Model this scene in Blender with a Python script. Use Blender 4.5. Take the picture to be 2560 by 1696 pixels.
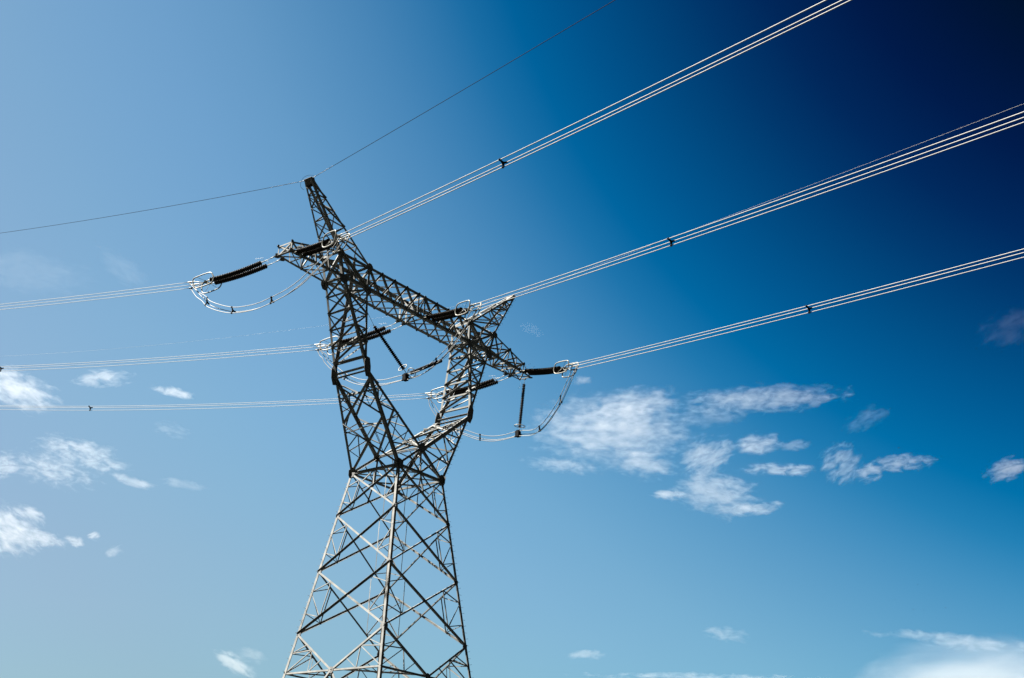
import bpy, bmesh, math, random
from mathutils import Vector, Matrix
V = Vector
random.seed(11)
for o in list(bpy.data.objects):
    bpy.data.objects.remove(o)
S = bpy.context.scene
COL = S.collection

# ------------------------------------------------------------------ camera
CAM = V((-61.654, -60.9218, 1.6))
YAW, PITCH, ROLL, FPX = 0.876522, 0.405563, 0.0567367, 3252.82
fw = V((math.sin(YAW) * math.cos(PITCH), math.cos(YAW) * math.cos(PITCH), math.sin(PITCH)))
rt0 = V((math.cos(YAW), -math.sin(YAW), 0))
up0 = rt0.cross(fw)
RT = rt0 * math.cos(ROLL) + up0 * math.sin(ROLL)
UP = up0 * math.cos(ROLL) - rt0 * math.sin(ROLL)
cd = bpy.data.cameras.new("camera")
cam = bpy.data.objects.new("camera", cd)
COL.objects.link(cam)
cam.matrix_world = Matrix((
    (RT.x, UP.x, -fw.x, CAM.x), (RT.y, UP.y, -fw.y, CAM.y), (RT.z, UP.z, -fw.z, CAM.z), (0, 0, 0, 1)))
cd.sensor_width = 36.0
cd.lens = FPX / 2560 * 36
cd.clip_start = 0.2
cd.clip_end = 60000
S.camera = cam

# ------------------------------------------------------------------ sun, sky, exposure
SUN_EL, SUN_AZ = math.radians(53.3), math.radians(-39.8)      # azimuth from +Y towards +X
sun_dir = V((math.sin(SUN_AZ) * math.cos(SUN_EL), math.cos(SUN_AZ) * math.cos(SUN_EL), math.sin(SUN_EL)))
ld = bpy.data.lights.new("sun", 'SUN')
ld.energy = 5.0
ld.angle = math.radians(0.5)
ld.color = (1.0, 0.95, 0.86)
sun = bpy.data.objects.new("sun", ld)
COL.objects.link(sun)
sun.rotation_mode = 'QUATERNION'
sun.rotation_quaternion = sun_dir.to_track_quat('Z', 'Y')

S.view_settings.view_transform = 'Standard'
S.view_settings.look = 'None'
S.view_settings.gamma = 1.0
S.view_settings.use_curve_mapping = False
S.view_settings.exposure = 2.6

wd = bpy.data.worlds.new("World")
S.world = wd
wd.use_nodes = True
nt = wd.node_tree
nt.nodes.clear()
def N(tree, typ, **kw):
    n = tree.nodes.new(typ)
    for k, v in kw.items():
        setattr(n, k, v)
    return n
out = N(nt, 'ShaderNodeOutputWorld')
bg = N(nt, 'ShaderNodeBackground')
sky = N(nt, 'ShaderNodeTexSky')
sky.sky_type = 'NISHITA'
sky.sun_disc = False
sky.sun_elevation = SUN_EL
sky.sun_rotation = SUN_AZ % (2 * math.pi)
sky.altitude = 200
sky.air_density = 1.0
sky.dust_density = 1.0
sky.ozone_density = 1.5
bg.inputs['Strength'].default_value = 0.05
# the band of deep blue a polarising filter shows well away from the sun: a tint that depends
# only on the angle from the darkest point of the sky
DARK = V((0.72653, 0.02182, 0.68679)).normalized()
tc = N(nt, 'ShaderNodeTexCoord')
dot = N(nt, 'ShaderNodeVectorMath', operation='DOT_PRODUCT')
dot.inputs[1].default_value = DARK
nt.links.new(tc.outputs['Generated'], dot.inputs[0])
ac = N(nt, 'ShaderNodeMath', operation='ARCCOSINE')
nt.links.new(dot.outputs['Value'], ac.inputs[0])
mr = N(nt, 'ShaderNodeMapRange')
mr.inputs['From Max'].default_value = math.radians(120)
nt.links.new(ac.outputs[0], mr.inputs['Value'])
ramp = N(nt, 'ShaderNodeValToRGB')
nt.links.new(mr.outputs[0], ramp.inputs['Fac'])
RAMP = [(0, (0.0008, 0.0045, 0.0011)), (4, (0.0008, 0.008, 0.0011)), (8, (0.0008, 0.0116, 0.0093)), (11, (0.0008, 0.0155, 0.0276)), (14, (0.0008,
    0.0176, 0.0568)), (17, (0.0008, 0.0249, 0.09)), (20, (0.0008, 0.0469, 0.1348)), (22.5, (0.0008, 0.084, 0.1885)), (25, (0.0008, 0.1331, 0.2513)),
    (27.5, (0.0008, 0.1857, 0.321)), (30, (0.0008, 0.2508, 0.3933)), (32, (0.0336, 0.3199, 0.4476)), (34, (0.106, 0.3969, 0.4972)), (36, (0.177, 0.4592,
    0.5325)), (38.5, (0.2502, 0.5219, 0.5648)), (41, (0.3179, 0.5736, 0.5909)), (44, (0.3652, 0.6011, 0.6069)), (47, (0.3953, 0.6118, 0.5999)), (50,
    (0.4214, 0.6139, 0.5814)), (54, (0.4447, 0.5981, 0.5595)), (58, (0.4599, 0.5737, 0.5412)), (61, (0.4622, 0.569, 0.5383)), (64, (0.4622, 0.569,
    0.5383)), (70, (0.3533, 0.4375, 0.4179)), (76, (0.1495, 0.1911, 0.1924)), (82, (0.035, 0.0523, 0.0648)), (95, (0.0222, 0.0359, 0.0481)), (120,
    (0.0105, 0.0209, 0.0324))]  # drop at the widest angles is added, to cut sky light on the steel
ERAMP = [(0, (0.5111, 0.4784, 0.5092)), (0.05, (0.5659, 0.5424, 0.5761)), (0.1, (0.629, 0.6053, 0.6365)), (0.14, (0.7154, 0.6543, 0.6738)), (0.18,
    (0.8197, 0.7019, 0.7063)), (0.22, (0.8932, 0.7449, 0.7369)), (0.27, (0.946, 0.7991, 0.7804)), (0.32, (0.9877, 0.8453, 0.8203)), (0.37, (0.9998,
    0.8591, 0.8358)), (0.42, (0.9941, 0.8588, 0.8387)), (0.47, (0.9827, 0.8581, 0.8405)), (0.52, (0.9685, 0.8569, 0.8411)), (0.58, (0.9436, 0.8445,
    0.8321)), (0.64, (0.9069, 0.8167, 0.8098)), (0.7, (0.8633, 0.7826, 0.7814)), (0.85, (0.7055, 0.6438, 0.6461)), (1, (0.518, 0.4695, 0.4688))]
cr = ramp.color_ramp
while len(cr.elements) < len(RAMP):
    cr.elements.new(0.5)
for e, (deg, c) in zip(cr.elements, RAMP):
    e.position = deg / 120
    e.color = (*c, 1)
mul = N(nt, 'ShaderNodeMix', data_type='RGBA', blend_type='MULTIPLY')
mul.inputs['Factor'].default_value = 1
nt.links.new(sky.outputs[0], mul.inputs['A'])
nt.links.new(ramp.outputs[0], mul.inputs['B'])
# haze and depth of blue with height above the horizon
sep = N(nt, 'ShaderNodeSeparateXYZ')
nt.links.new(tc.outputs['Generated'], sep.inputs[0])
eramp = N(nt, 'ShaderNodeValToRGB')
nt.links.new(sep.outputs['Z'], eramp.inputs['Fac'])
ce = eramp.color_ramp
while len(ce.elements) < len(ERAMP):
    ce.elements.new(0.5)
for e, (z, c) in zip(ce.elements, ERAMP):
    e.position = z
    e.color = (*c, 1)
mul1 = N(nt, 'ShaderNodeMix', data_type='RGBA', blend_type='MULTIPLY')
mul1.inputs['Factor'].default_value = 1
nt.links.new(mul.outputs['Result'], mul1.inputs['A'])
nt.links.new(eramp.outputs[0], mul1.inputs['B'])
# made-up dimming of the sky behind the photographer, to keep shaded steel dark
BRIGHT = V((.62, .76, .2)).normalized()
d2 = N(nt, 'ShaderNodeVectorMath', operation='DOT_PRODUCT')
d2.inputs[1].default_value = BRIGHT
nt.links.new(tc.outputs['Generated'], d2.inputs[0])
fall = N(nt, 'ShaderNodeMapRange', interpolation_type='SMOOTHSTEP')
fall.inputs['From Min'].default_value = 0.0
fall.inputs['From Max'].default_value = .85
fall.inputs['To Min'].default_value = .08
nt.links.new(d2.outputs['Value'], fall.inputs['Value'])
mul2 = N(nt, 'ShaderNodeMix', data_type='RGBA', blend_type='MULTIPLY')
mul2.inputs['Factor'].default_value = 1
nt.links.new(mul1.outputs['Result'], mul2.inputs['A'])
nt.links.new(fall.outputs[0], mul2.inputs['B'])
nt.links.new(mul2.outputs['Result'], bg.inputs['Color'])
nt.links.new(bg.outputs[0], out.inputs['Surface'])

S.cycles.max_bounces = 6
S.cycles.volume_step_rate = 0.4
S.cycles.volume_max_steps = 160

# ------------------------------------------------------------------ materials
def dull(m):
    m.node_tree.nodes['Principled BSDF'].inputs['Specular IOR Level'].default_value = .03

def mat(name):
    m = bpy.data.materials.new(name)
    m.use_nodes = True
    t = m.node_tree
    b = t.nodes['Principled BSDF']
    return m, t, b

def noisy(name, c0, c1, scale, rough, metallic=0.0, bump=0.0, detail=6):
    """a weathered surface: two tones mixed by noise in the object's own space"""
    m, t, b = mat(name)
    tcn = N(t, 'ShaderNodeTexCoord')
    nz = N(t, 'ShaderNodeTexNoise')
    nz.inputs['Scale'].default_value = scale
    nz.inputs['Detail'].default_value = detail
    t.links.new(tcn.outputs['Object'], nz.inputs['Vector'])
    rp = N(t, 'ShaderNodeValToRGB')
    rp.color_ramp.elements[0].position = 0.35
    rp.color_ramp.elements[0].color = (*c0, 1)
    rp.color_ramp.elements[1].position = 0.68
    rp.color_ramp.elements[1].color = (*c1, 1)
    t.links.new(nz.outputs['Fac'], rp.inputs['Fac'])
    t.links.new(rp.outputs['Color'], b.inputs['Base Color'])
    b.inputs['Metallic'].default_value = metallic
    b.inputs['Specular IOR Level'].default_value = .2
    mrn = N(t, 'ShaderNodeMapRange')
    mrn.inputs['To Min'].default_value = rough - 0.08
    mrn.inputs['To Max'].default_value = rough + 0.1
    t.links.new(nz.outputs['Fac'], mrn.inputs['Value'])
    t.links.new(mrn.outputs[0], b.inputs['Roughness'])
    if bump:
        bp = N(t, 'ShaderNodeBump')
        bp.inputs['Strength'].default_value = bump
        bp.inputs['Distance'].default_value = 0.02
        t.links.new(nz.outputs['Fac'], bp.inputs['Height'])
        t.links.new(bp.outputs[0], b.inputs['Normal'])
    return m

STEEL = noisy('galvanised_steel', (.10, .103, .101), (.165, .168, .162), 2.2, .66)
PLATE = noisy('gusset_steel', (.06, .06, .06), (.10, .10, .098), 3.0, .65)
HARD = noisy('forged_hardware', (.15, .15, .14), (.22, .22, .20), 9, .42, .15)
ALU = noisy('aluminium_strand', (.18, .18, .175), (.235, .235, .23), 1.3, .5)
EARTH = noisy('earth_wire_strand', (.003, .003, .0035), (.010, .010, .011), .5, .8)
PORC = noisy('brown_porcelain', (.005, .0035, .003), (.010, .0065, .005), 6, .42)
RUBBER = noisy('spacer_damper', (.004, .004, .0045), (.010, .010, .010), 12, .7)
SOIL = noisy('dark_soil', (.003, .004, .003), (.009, .010, .006), .35, .95, bump=.4)
CONC = noisy('footing_concrete', (.22, .21, .19), (.33, .32, .30), 3, .85)
FEATH = noisy('dark_feathers', (.010, .010, .011), (.022, .021, .021), 8, .7)

dull(EARTH)
dull(RUBBER)
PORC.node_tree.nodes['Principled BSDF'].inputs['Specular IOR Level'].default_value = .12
# ------------------------------------------------------------------ mesh helpers
class MB:
    def __init__(self):
        self.v, self.f, self.sm = [], [], False
    def add(self, vs, fs):
        o = len(self.v)
        self.v += [tuple(p) for p in vs]
        self.f += [tuple(i + o for i in f) for f in fs]
    def prism(self, ring0, ring1):
        n = len(ring0)
        fs = [(i, (i + 1) % n, n + (i + 1) % n, n + i) for i in range(n)]
        fs += [tuple(range(n - 1, -1, -1)), tuple(range(n, 2 * n))]
        self.add(list(ring0) + list(ring1), fs)
    def angle(self, A, B, u, v, w, t, w2=None):
        """rolled steel angle from A to B: heel on the line AB, legs along u and v"""
        A, B = V(A), V(B)
        a = (B - A).normalized()
        u = (u - a * u.dot(a)).normalized()
        v = v - a * v.dot(a)
        v = (v - u * v.dot(u)).normalized()
        w2 = w2 or w
        pr = [(0, 0), (w, 0), (w, t), (t, t), (t, w2), (0, w2)]
        if a.cross(u).dot(v) < 0:
            pr = pr[::-1]
        self.prism([A + u * x + v * y for x, y in pr], [B + u * x + v * y for x, y in pr])
    def box(self, c, ax, ay, az):
        c = V(c)
        q = [c + ax * i + ay * j + az * k for k in (-1, 1) for i, j in ((-1, -1), (1, -1), (1, 1), (-1, 1))]
        self.prism(q[:4], q[4:])
    def plate(self, c, e1, e2, n, pts, t):
        """flat plate: outline pts in the plane (e1, e2) about c, thickness t along n"""
        c = V(c)
        r = [c + e1 * x + e2 * y for x, y in pts]
        if e1.cross(e2).dot(n) < 0:
            r = r[::-1]
        self.prism([p - n * t / 2 for p in r], [p + n * t / 2 for p in r])
    def tube(self, pts, r, seg=8, closed=False):
        pts = [V(p) for p in pts]
        n = len(pts)
        rr = r if isinstance(r, (list, tuple)) else [r] * n
        tang = []
        for i in range(n):
            if closed:
                d = pts[(i + 1) % n] - pts[i - 1]
            else:
                d = pts[min(i + 1, n - 1)] - pts[max(i - 1, 0)]
            tang.append(d.normalized())
        ref = V((0, 0, 1)) if abs(tang[0].z) < .9 else V((1, 0, 0))
        u = (ref - tang[0] * ref.dot(tang[0])).normalized()
        rings = []
        for p, d, q in zip(pts, tang, rr):
            u = (u - d * u.dot(d)).normalized()
            w = d.cross(u)
            rings.append([p + (u * math.cos(k * 2 * math.pi / seg) + w * math.sin(k * 2 * math.pi / seg)) * q for k in range(seg)])
        vs = [p for g in rings for p in g]
        fs = []
        for i in range(n if closed else n - 1):
            j = (i + 1) % n
            for k in range(seg):
                l = (k + 1) % seg
                fs.append((i * seg + k, i * seg + l, j * seg + l, j * seg + k))
        if not closed:
            fs += [tuple(range(seg - 1, -1, -1)), tuple((n - 1) * seg + k for k in range(seg))]
        self.add(vs, fs)
    def build(self, name, m, parent=None, smooth=False):
        me = bpy.data.meshes.new(name)
        org = V((0, 0, 0))
        if parent is None and self.v:
            lo = [min(p[i] for p in self.v) for i in range(3)]
            hi = [max(p[i] for p in self.v) for i in range(3)]
            org = V([(a + b) / 2 for a, b in zip(lo, hi)])
        elif parent is not None:
            org = WORLD[parent.name]
        me.from_pydata([V(p) - org for p in self.v], [], self.f)
        me.update()
        me.materials.append(m)
        if smooth:
            for p in me.polygons:
                p.use_smooth = len(p.vertices) == 4
        o = bpy.data.objects.new(name, me)
        COL.objects.link(o)
        if parent is None:
            o.location = org
        else:
            o.parent = parent
        WORLD[o.name] = org
        return o
WORLD = {}

def tag(o, label, cat, group=None, kind=None):
    if label:
        o['label'] = label
        o['category'] = cat
    if group:
        o['group'] = group
    if kind:
        o['kind'] = kind
    return o

def thing(name, loc, label, cat, group=None):
    o = bpy.data.objects.new(name, None)
    COL.objects.link(o)
    o.location = loc
    o.empty_display_size = .3
    WORLD[o.name] = V(loc)
    return tag(o, label, cat, group)

def lerp(a, b, t):
    return V(a) * (1 - t) + V(b) * t

# ------------------------------------------------------------------ ground
mb = MB()
g = 30000
nseg = 24
ring = [(g * math.cos(k * 2 * math.pi / nseg), g * math.sin(k * 2 * math.pi / nseg), 0) for k in range(nseg)]
mb.add(ring, [tuple(range(nseg))])
gr = mb.build('ground', SOIL)
gr['kind'] = 'structure'

# ------------------------------------------------------------------ tower nodes (metres, tower axis on the origin, cross-arm along X)
SC, DZ = 1.5, 0.8
def U(x, y, z):
    return V((x * SC, y * SC, z * SC - DZ))
K0, Z0 = 0.151, 19.09
ZL = [19.09, 17.048, 14.456, 11.663, 9.947, 5.4, 0.62]
def corner(sx, sy, i):
    w = 1.5 + K0 * (Z0 - ZL[i])
    return U(sx * w, sy * w, ZL[i])
ZC, YC = 20.283, 1.43
XK, YK, ZK = 3.6, 1.041, 23.119
XO, XI, YB, ZB = 5.183, 3.648, .626, 27.023
XTO, XTI, YT, ZT = 5.538, 3.642, .612, 28.199
XP, YP, ZP = 7.406, .227, 31.229
XE, YE, ZET, ZEB = 8.254, .444, 27.544, 27.048

tower = thing('transmission_tower', (0, 0, 0),
              'tall galvanised lattice pylon with a forked head carrying the power lines', 'pylon')

def face_normal(A0, A1, B0, inside):
    n = (V(A1) - V(A0)).cross(V(B0) - V(A0)).normalized()
    if n.dot(V(A0) - V(inside)) < 0:
        n = -n
    return n

HEAVY = 1.0
def brace(mb, A, B, n, w, t=None, off=0.0, outward=False, flip=False):
    """one bracing angle lying in a face with outward normal n"""
    A, B = V(A), V(B)
    a = (B - A).normalized()
    u = n.cross(a).normalized()
    if u.z < 0:
        u = -u
    if flip:
        u = -u
    w = w * HEAVY
    t = t or max(.007, w * .1)
    o = n * (-off + random.uniform(-.004, .004))
    mb.angle(A + o - u * w * .5, B + o - u * w * .5, u, n if outward else -n, w, t)

def lattice(mb, A0, A1, B0, B1, n, inside, w, pat='X', strut=True, ts=None, w2=None, off=.02, ends=False, phase=0, shade=False):
    """bracing between chord A0-A1 and chord B0-B1"""
    ts = ts or [i / n for i in range(n + 1)]
    nrm = face_normal(A0, A1, B0 if (V(B0) - V(A0)).length > .05 else B1, inside)
    w2 = w2 or w * .8
    P = [lerp(A0, A1, t) for t in ts]
    Q = [lerp(B0, B1, t) for t in ts]
    for i in range(len(ts) - 1):
        if shade:
            brace(mb, P[i], Q[i + 1], nrm, w, off=off, flip=True)
            brace(mb, Q[i], P[i + 1], nrm, w, off=off + w * .3 + .01, flip=True)
        elif pat == 'X':
            brace(mb, P[i], Q[i + 1], nrm, w, off=off)
            brace(mb, Q[i], P[i + 1], nrm, w, off=off + w * .15 + .01, outward=True, flip=True)
        elif pat == 'Z':
            if (i + phase) % 2 == 0:
                brace(mb, P[i], Q[i + 1], nrm, w, off=off)
            else:
                brace(mb, Q[i], P[i + 1], nrm, w, off=off, outward=True, flip=True)
        elif pat == 'N':
            if phase == 0:
                brace(mb, P[i], Q[i + 1], nrm, w, off=off + .015, outward=True, flip=True)
            else:
                brace(mb, Q[i], P[i + 1], nrm, w, off=off)
    if strut:
        for i in range(0 if ends else 1, len(ts) if ends else len(ts) - 1):
            if (P[i] - Q[i]).length > .12:
                brace(mb, P[i], Q[i], nrm, w2, off=off + .012)
    return P, Q, nrm

class Plates:
    """collects flat plates, each of which becomes a part of its own"""
    def __init__(self):
        self.items = []
    def plate(self, *a):
        m = MB()
        m.plate(*a)
        self.items.append(m)
    def build(self, name, m, parent):
        for it in self.items:
            it.build(name, m, parent)

def gusset(mb, c, n, r, t=.016, asp=1.0, e=None, off=0.0):
    """an irregular clipped gusset plate"""
    n = V(n).normalized()
    e1 = V(e) if e else (V((0, 0, 1)) if abs(n.z) < .8 else V((1, 0, 0)))
    e1 = (e1 - n * e1.dot(n)).normalized()
    e2 = n.cross(e1)
    pts = []
    for k in range(8):
        a = (k + .5) * math.pi / 4 + random.uniform(-.13, .13)
        q = r * random.uniform(.86, 1.08)
        pts.append((math.cos(a) * q * asp, math.sin(a) * q))
    mb.plate(V(c) + n * off, e1, e2, n, pts, t)

def bolts(mb, A, B, d1, d2, step=.42, r=.009, ln=.17, t0=0.02, t1=.98):
    """step bolts up a leg, alternating between its two sides"""
    A, B = V(A), V(B)
    n = max(1, int((B - A).length * (t1 - t0) / step))
    for i in range(n):
        p = lerp(A, B, t0 + (t1 - t0) * (i + .5) / n)
        d = d1 if i % 2 else d2
        mb.tube([p, p + d * ln], r, 6)
        mb.tube([p + d * ln, p + d * (ln + .018)], r * 1.9, 6)

X1, Y1, Z1 = V((1, 0, 0)), V((0, 1, 0)), V((0, 0, 1))
SIDES = [(-1, 1), (-1, -1), (1, -1), (1, 1)]

# --- body legs, each with its foot, splice plates and step bolts
for sx, sy in SIDES:
    mb = MB()
    top, bot = corner(sx, sy, 0), corner(sx, sy, 6)
    a = (top - bot).normalized()
    mb.angle(bot, top + a * .12, V((-sx, 0, 0)), V((0, -sy, 0)), .185, .02)
    leg = mb.build('leg', STEEL, tower)
    sp = MB()
    for i in (2,):
        c = lerp(corner(sx, sy, i), corner(sx, sy, i - 1), .13)
        sp.angle(c - a * .5 - V((sx, sy, 0)) * .014, c + a * .5 - V((sx, sy, 0)) * .014 , V((-sx, 0, 0)), V((0, -sy, 0)), .16, .012)
    sp.build('splice_plate', PLATE, leg)
    if (sx, sy) in ((-1, 1), (1, -1)):
        sb = MB()
        bolts(sb, lerp(bot, top, .05), top, V((sx, 0, .05)).normalized(), V((0, sy, .05)).normalized())
        sb.build('step_bolts', STEEL, leg)['kind'] = 'stuff'
    ft = MB()
    q = bot
    ft.box((q.x, q.y, .1), X1 * .55, Y1 * .55, Z1 * .16)
    ft.build('footing', CONC, leg)

# --- body faces
HEAVY = 1.22
FACES = [((-1, 1), (-1, -1)), ((-1, -1), (1, -1)), ((1, -1), (1, 1)), ((1, 1), (-1, 1))]
for fi, (p, q) in enumerate(FACES):
    mb = MB()
    gp = Plates()
    cen = U(0, 0, 14)
    for i in range(3):
        P0, P1, Q0, Q1 = corner(*p, i), corner(*p, i + 1), corner(*q, i), corner(*q, i + 1)
        n = face_normal(P0, P1, Q0, cen)
        wd = .095 + .006 * i
        first_out = fi in (0, 1)
        # the brace running down towards the second leg lies flat on the outside, its partner inside
        brace(mb, P0, Q1, n, wd, off=-.004)
        brace(mb, Q0, P1, n, wd * .95, off=.05, outward=True, flip=True)
        rw = .045
        for (A0, A1, B0, B1) in ((P0, P1, Q0, Q1), (Q0, Q1, P0, P1)):
            l1, l2 = lerp(A0, A1, .33), lerp(A0, A1, .67)
            da, db = lerp(A0, B1, .2), lerp(A1, B0, .24)
            brace(mb, l1, da, n, rw, off=.03)
            brace(mb, l1, db, n, rw, off=.037)
            brace(mb, l2, db, n, rw, off=.03)
            brace(mb, da, db, n, rw, off=.044)
        gusset(gp, lerp(P1, Q1, .02) , n, .2, off=-.012)
        gusset(gp, lerp(Q1, P1, .02), n, .2, off=-.012)
    # K bracing down to the middle of the first horizontal
    P0, P1, Q0, Q1 = corner(*p, 3), corner(*p, 4), corner(*q, 3), corner(*q, 4)
    n = face_normal(P0, P1, Q0, cen)
    Mi = lerp(P1, Q1, .5)
    brace(mb, P0, Mi, n, .105, off=-.004)
    brace(mb, Q0, Mi, n, .105, off=.004)
    brace(mb, P1, Q1, n, .09, off=.03)
    for (A0, A1) in ((P0, P1), (Q0, Q1)):
        l1 = lerp(A0, A1, .5)
        k1, k2 = lerp(A0, Mi, .45), lerp(A0, Mi, .72)
        brace(mb, l1, k1, n, .05, off=.03)
        brace(mb, A1, k1, n, .05, off=.036)
        brace(mb, l1, lerp(A0, Mi, .3), n, .045, off=.042)
        brace(mb, lerp(A1, Mi, .5), k2, n, .045, off=.036)
        brace(mb, lerp(A1, Mi, .5), k1, n, .045, off=.042)
    gusset(gp, Mi, n, .24, off=-.01)
    # lower part of the body, down to the footings
    for i in (4, 5):
        P0, P1, Q0, Q1 = corner(*p, i), corner(*p, i + 1), corner(*q, i), corner(*q, i + 1)
        M0 = lerp(P0, Q0, .5)
        brace(mb, M0 if i == 4 else P0, P1 if i == 4 else Q1, n, .11, off=-.004)
        brace(mb, M0 if i == 4 else Q0, Q1 if i == 4 else P1, n, .11, off=.05)
        if i == 4:
            brace(mb, P1, Q1, n, .08, off=.02)
            for (A0, A1) in ((P0, P1), (Q0, Q1)):
                for t in (.3, .6):
                    brace(mb, lerp(A0, A1, t), lerp(M0, A1, t), n, .05, off=.03)
                    brace(mb, lerp(A0, A1, t), lerp(M0, A1, t + .25), n, .05, off=.04)
    f = mb.build('body_bracing', STEEL, tower)
    gp.build('gusset_plate', PLATE, f)

HEAVY = 1.5
# --- horizontal diaphragms inside the body
mb = MB()
m4 = [lerp(corner(*p, 4), corner(*q, 4), .5) for p, q in FACES]
for i in range(4):
    brace(mb, m4[i], m4[(i + 1) % 4], -Z1, .07, off=.03)
    brace(mb, lerp(m4[i], m4[(i + 1) % 4], .5), corner(*FACES[i][1], 4), -Z1, .05, off=.04)
mb.build('body_diaphragm', STEEL, tower)
mb = MB()
gp = Plates()
for p, q in FACES:
    A, B = corner(*p, 0), corner(*q, 0)
    n = face_normal(A, corner(*p, 1), B, U(0, 0, 17))
    brace(mb, A, B, n, .11, off=.01)
    brace(mb, lerp(A, B, .5), lerp(corner(*p, 0), corner(*q, 1), .5), n, .055, off=.03)
    brace(mb, lerp(A, B, .5), lerp(corner(*p, 0), corner(*q, 1), .25), n, .045, off=.035)
    brace(mb, lerp(A, B, .5), lerp(corner(*q, 0), corner(*p, 1), .25), n, .045, off=.035)
w0 = [corner(*s, 0) for s in SIDES]
mm = [lerp(w0[i], w0[(i + 1) % 4], .5) for i in range(4)]
brace(mb, w0[0], w0[2], -Z1, .06, off=-.03)
brace(mb, w0[1], w0[3], -Z1, .06, off=-.05)
for i in range(4):
    brace(mb, mm[i], mm[(i + 1) % 4], -Z1, .06, off=-.07)
for s in SIDES:
    c = corner(*s, 0)
    gusset(gp, c + V((-s[0] * .12, 0, .05)), V((0, s[1], .1)), .34, off=.016, asp=1.2)
    gusset(gp, c + V((0, -s[1] * .12, .05)), V((s[0], 0, .1)), .34, off=.016, asp=1.2)
w = mb.build('waist_ring', STEEL, tower)
gp.build('gusset_plate', PLATE, w)

# --- the centre frame above the waist, where both arms start
mb = MB()
gp = Plates()
CB, CF = U(0, YC, ZC), U(0, -YC, ZC)
for sy, C in ((1, CB), (-1, CF)):
    for sx in (-1, 1):
        brace(mb, corner(sx, sy, 0), C, V((0, sy, 0)), .11, off=.03)
        brace(mb, lerp(corner(sx, sy, 0), C, .5), lerp(corner(-1, sy, 0), corner(1, sy, 0), .5), V((0, sy, 0)), .06, off=.04)
    brace(mb, C, lerp(corner(-1, sy, 0), corner(1, sy, 0), .5), V((0, sy, 0)), .06, off=.05)
    gusset(gp, C, V((0, sy, 0)), .36, off=.02, asp=1.1)
for dx in (-.16, .16):
    mb.angle(CB + X1 * dx, CF + X1 * dx, V((-math.copysign(1, dx), 0, 0)), V((0, 0, 1)), .1, .012, .06)
for k in range(4):
    A, B = lerp(CB, CF, k / 4), lerp(CB, CF, (k + 1) / 4)
    mb.angle(A - X1 * .15, B + X1 * .15, X1, V((0, 0, 1)), .05, .006, .02)
brace(mb, CB, lerp(mm[1], mm[3], .5), X1, .06)
brace(mb, CF, lerp(mm[1], mm[3], .5), X1, .06)
c = mb.build('centre_frame', STEEL, tower)
gp.build('gusset_plate', PLATE, c)

HEAVY = 1.82
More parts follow.
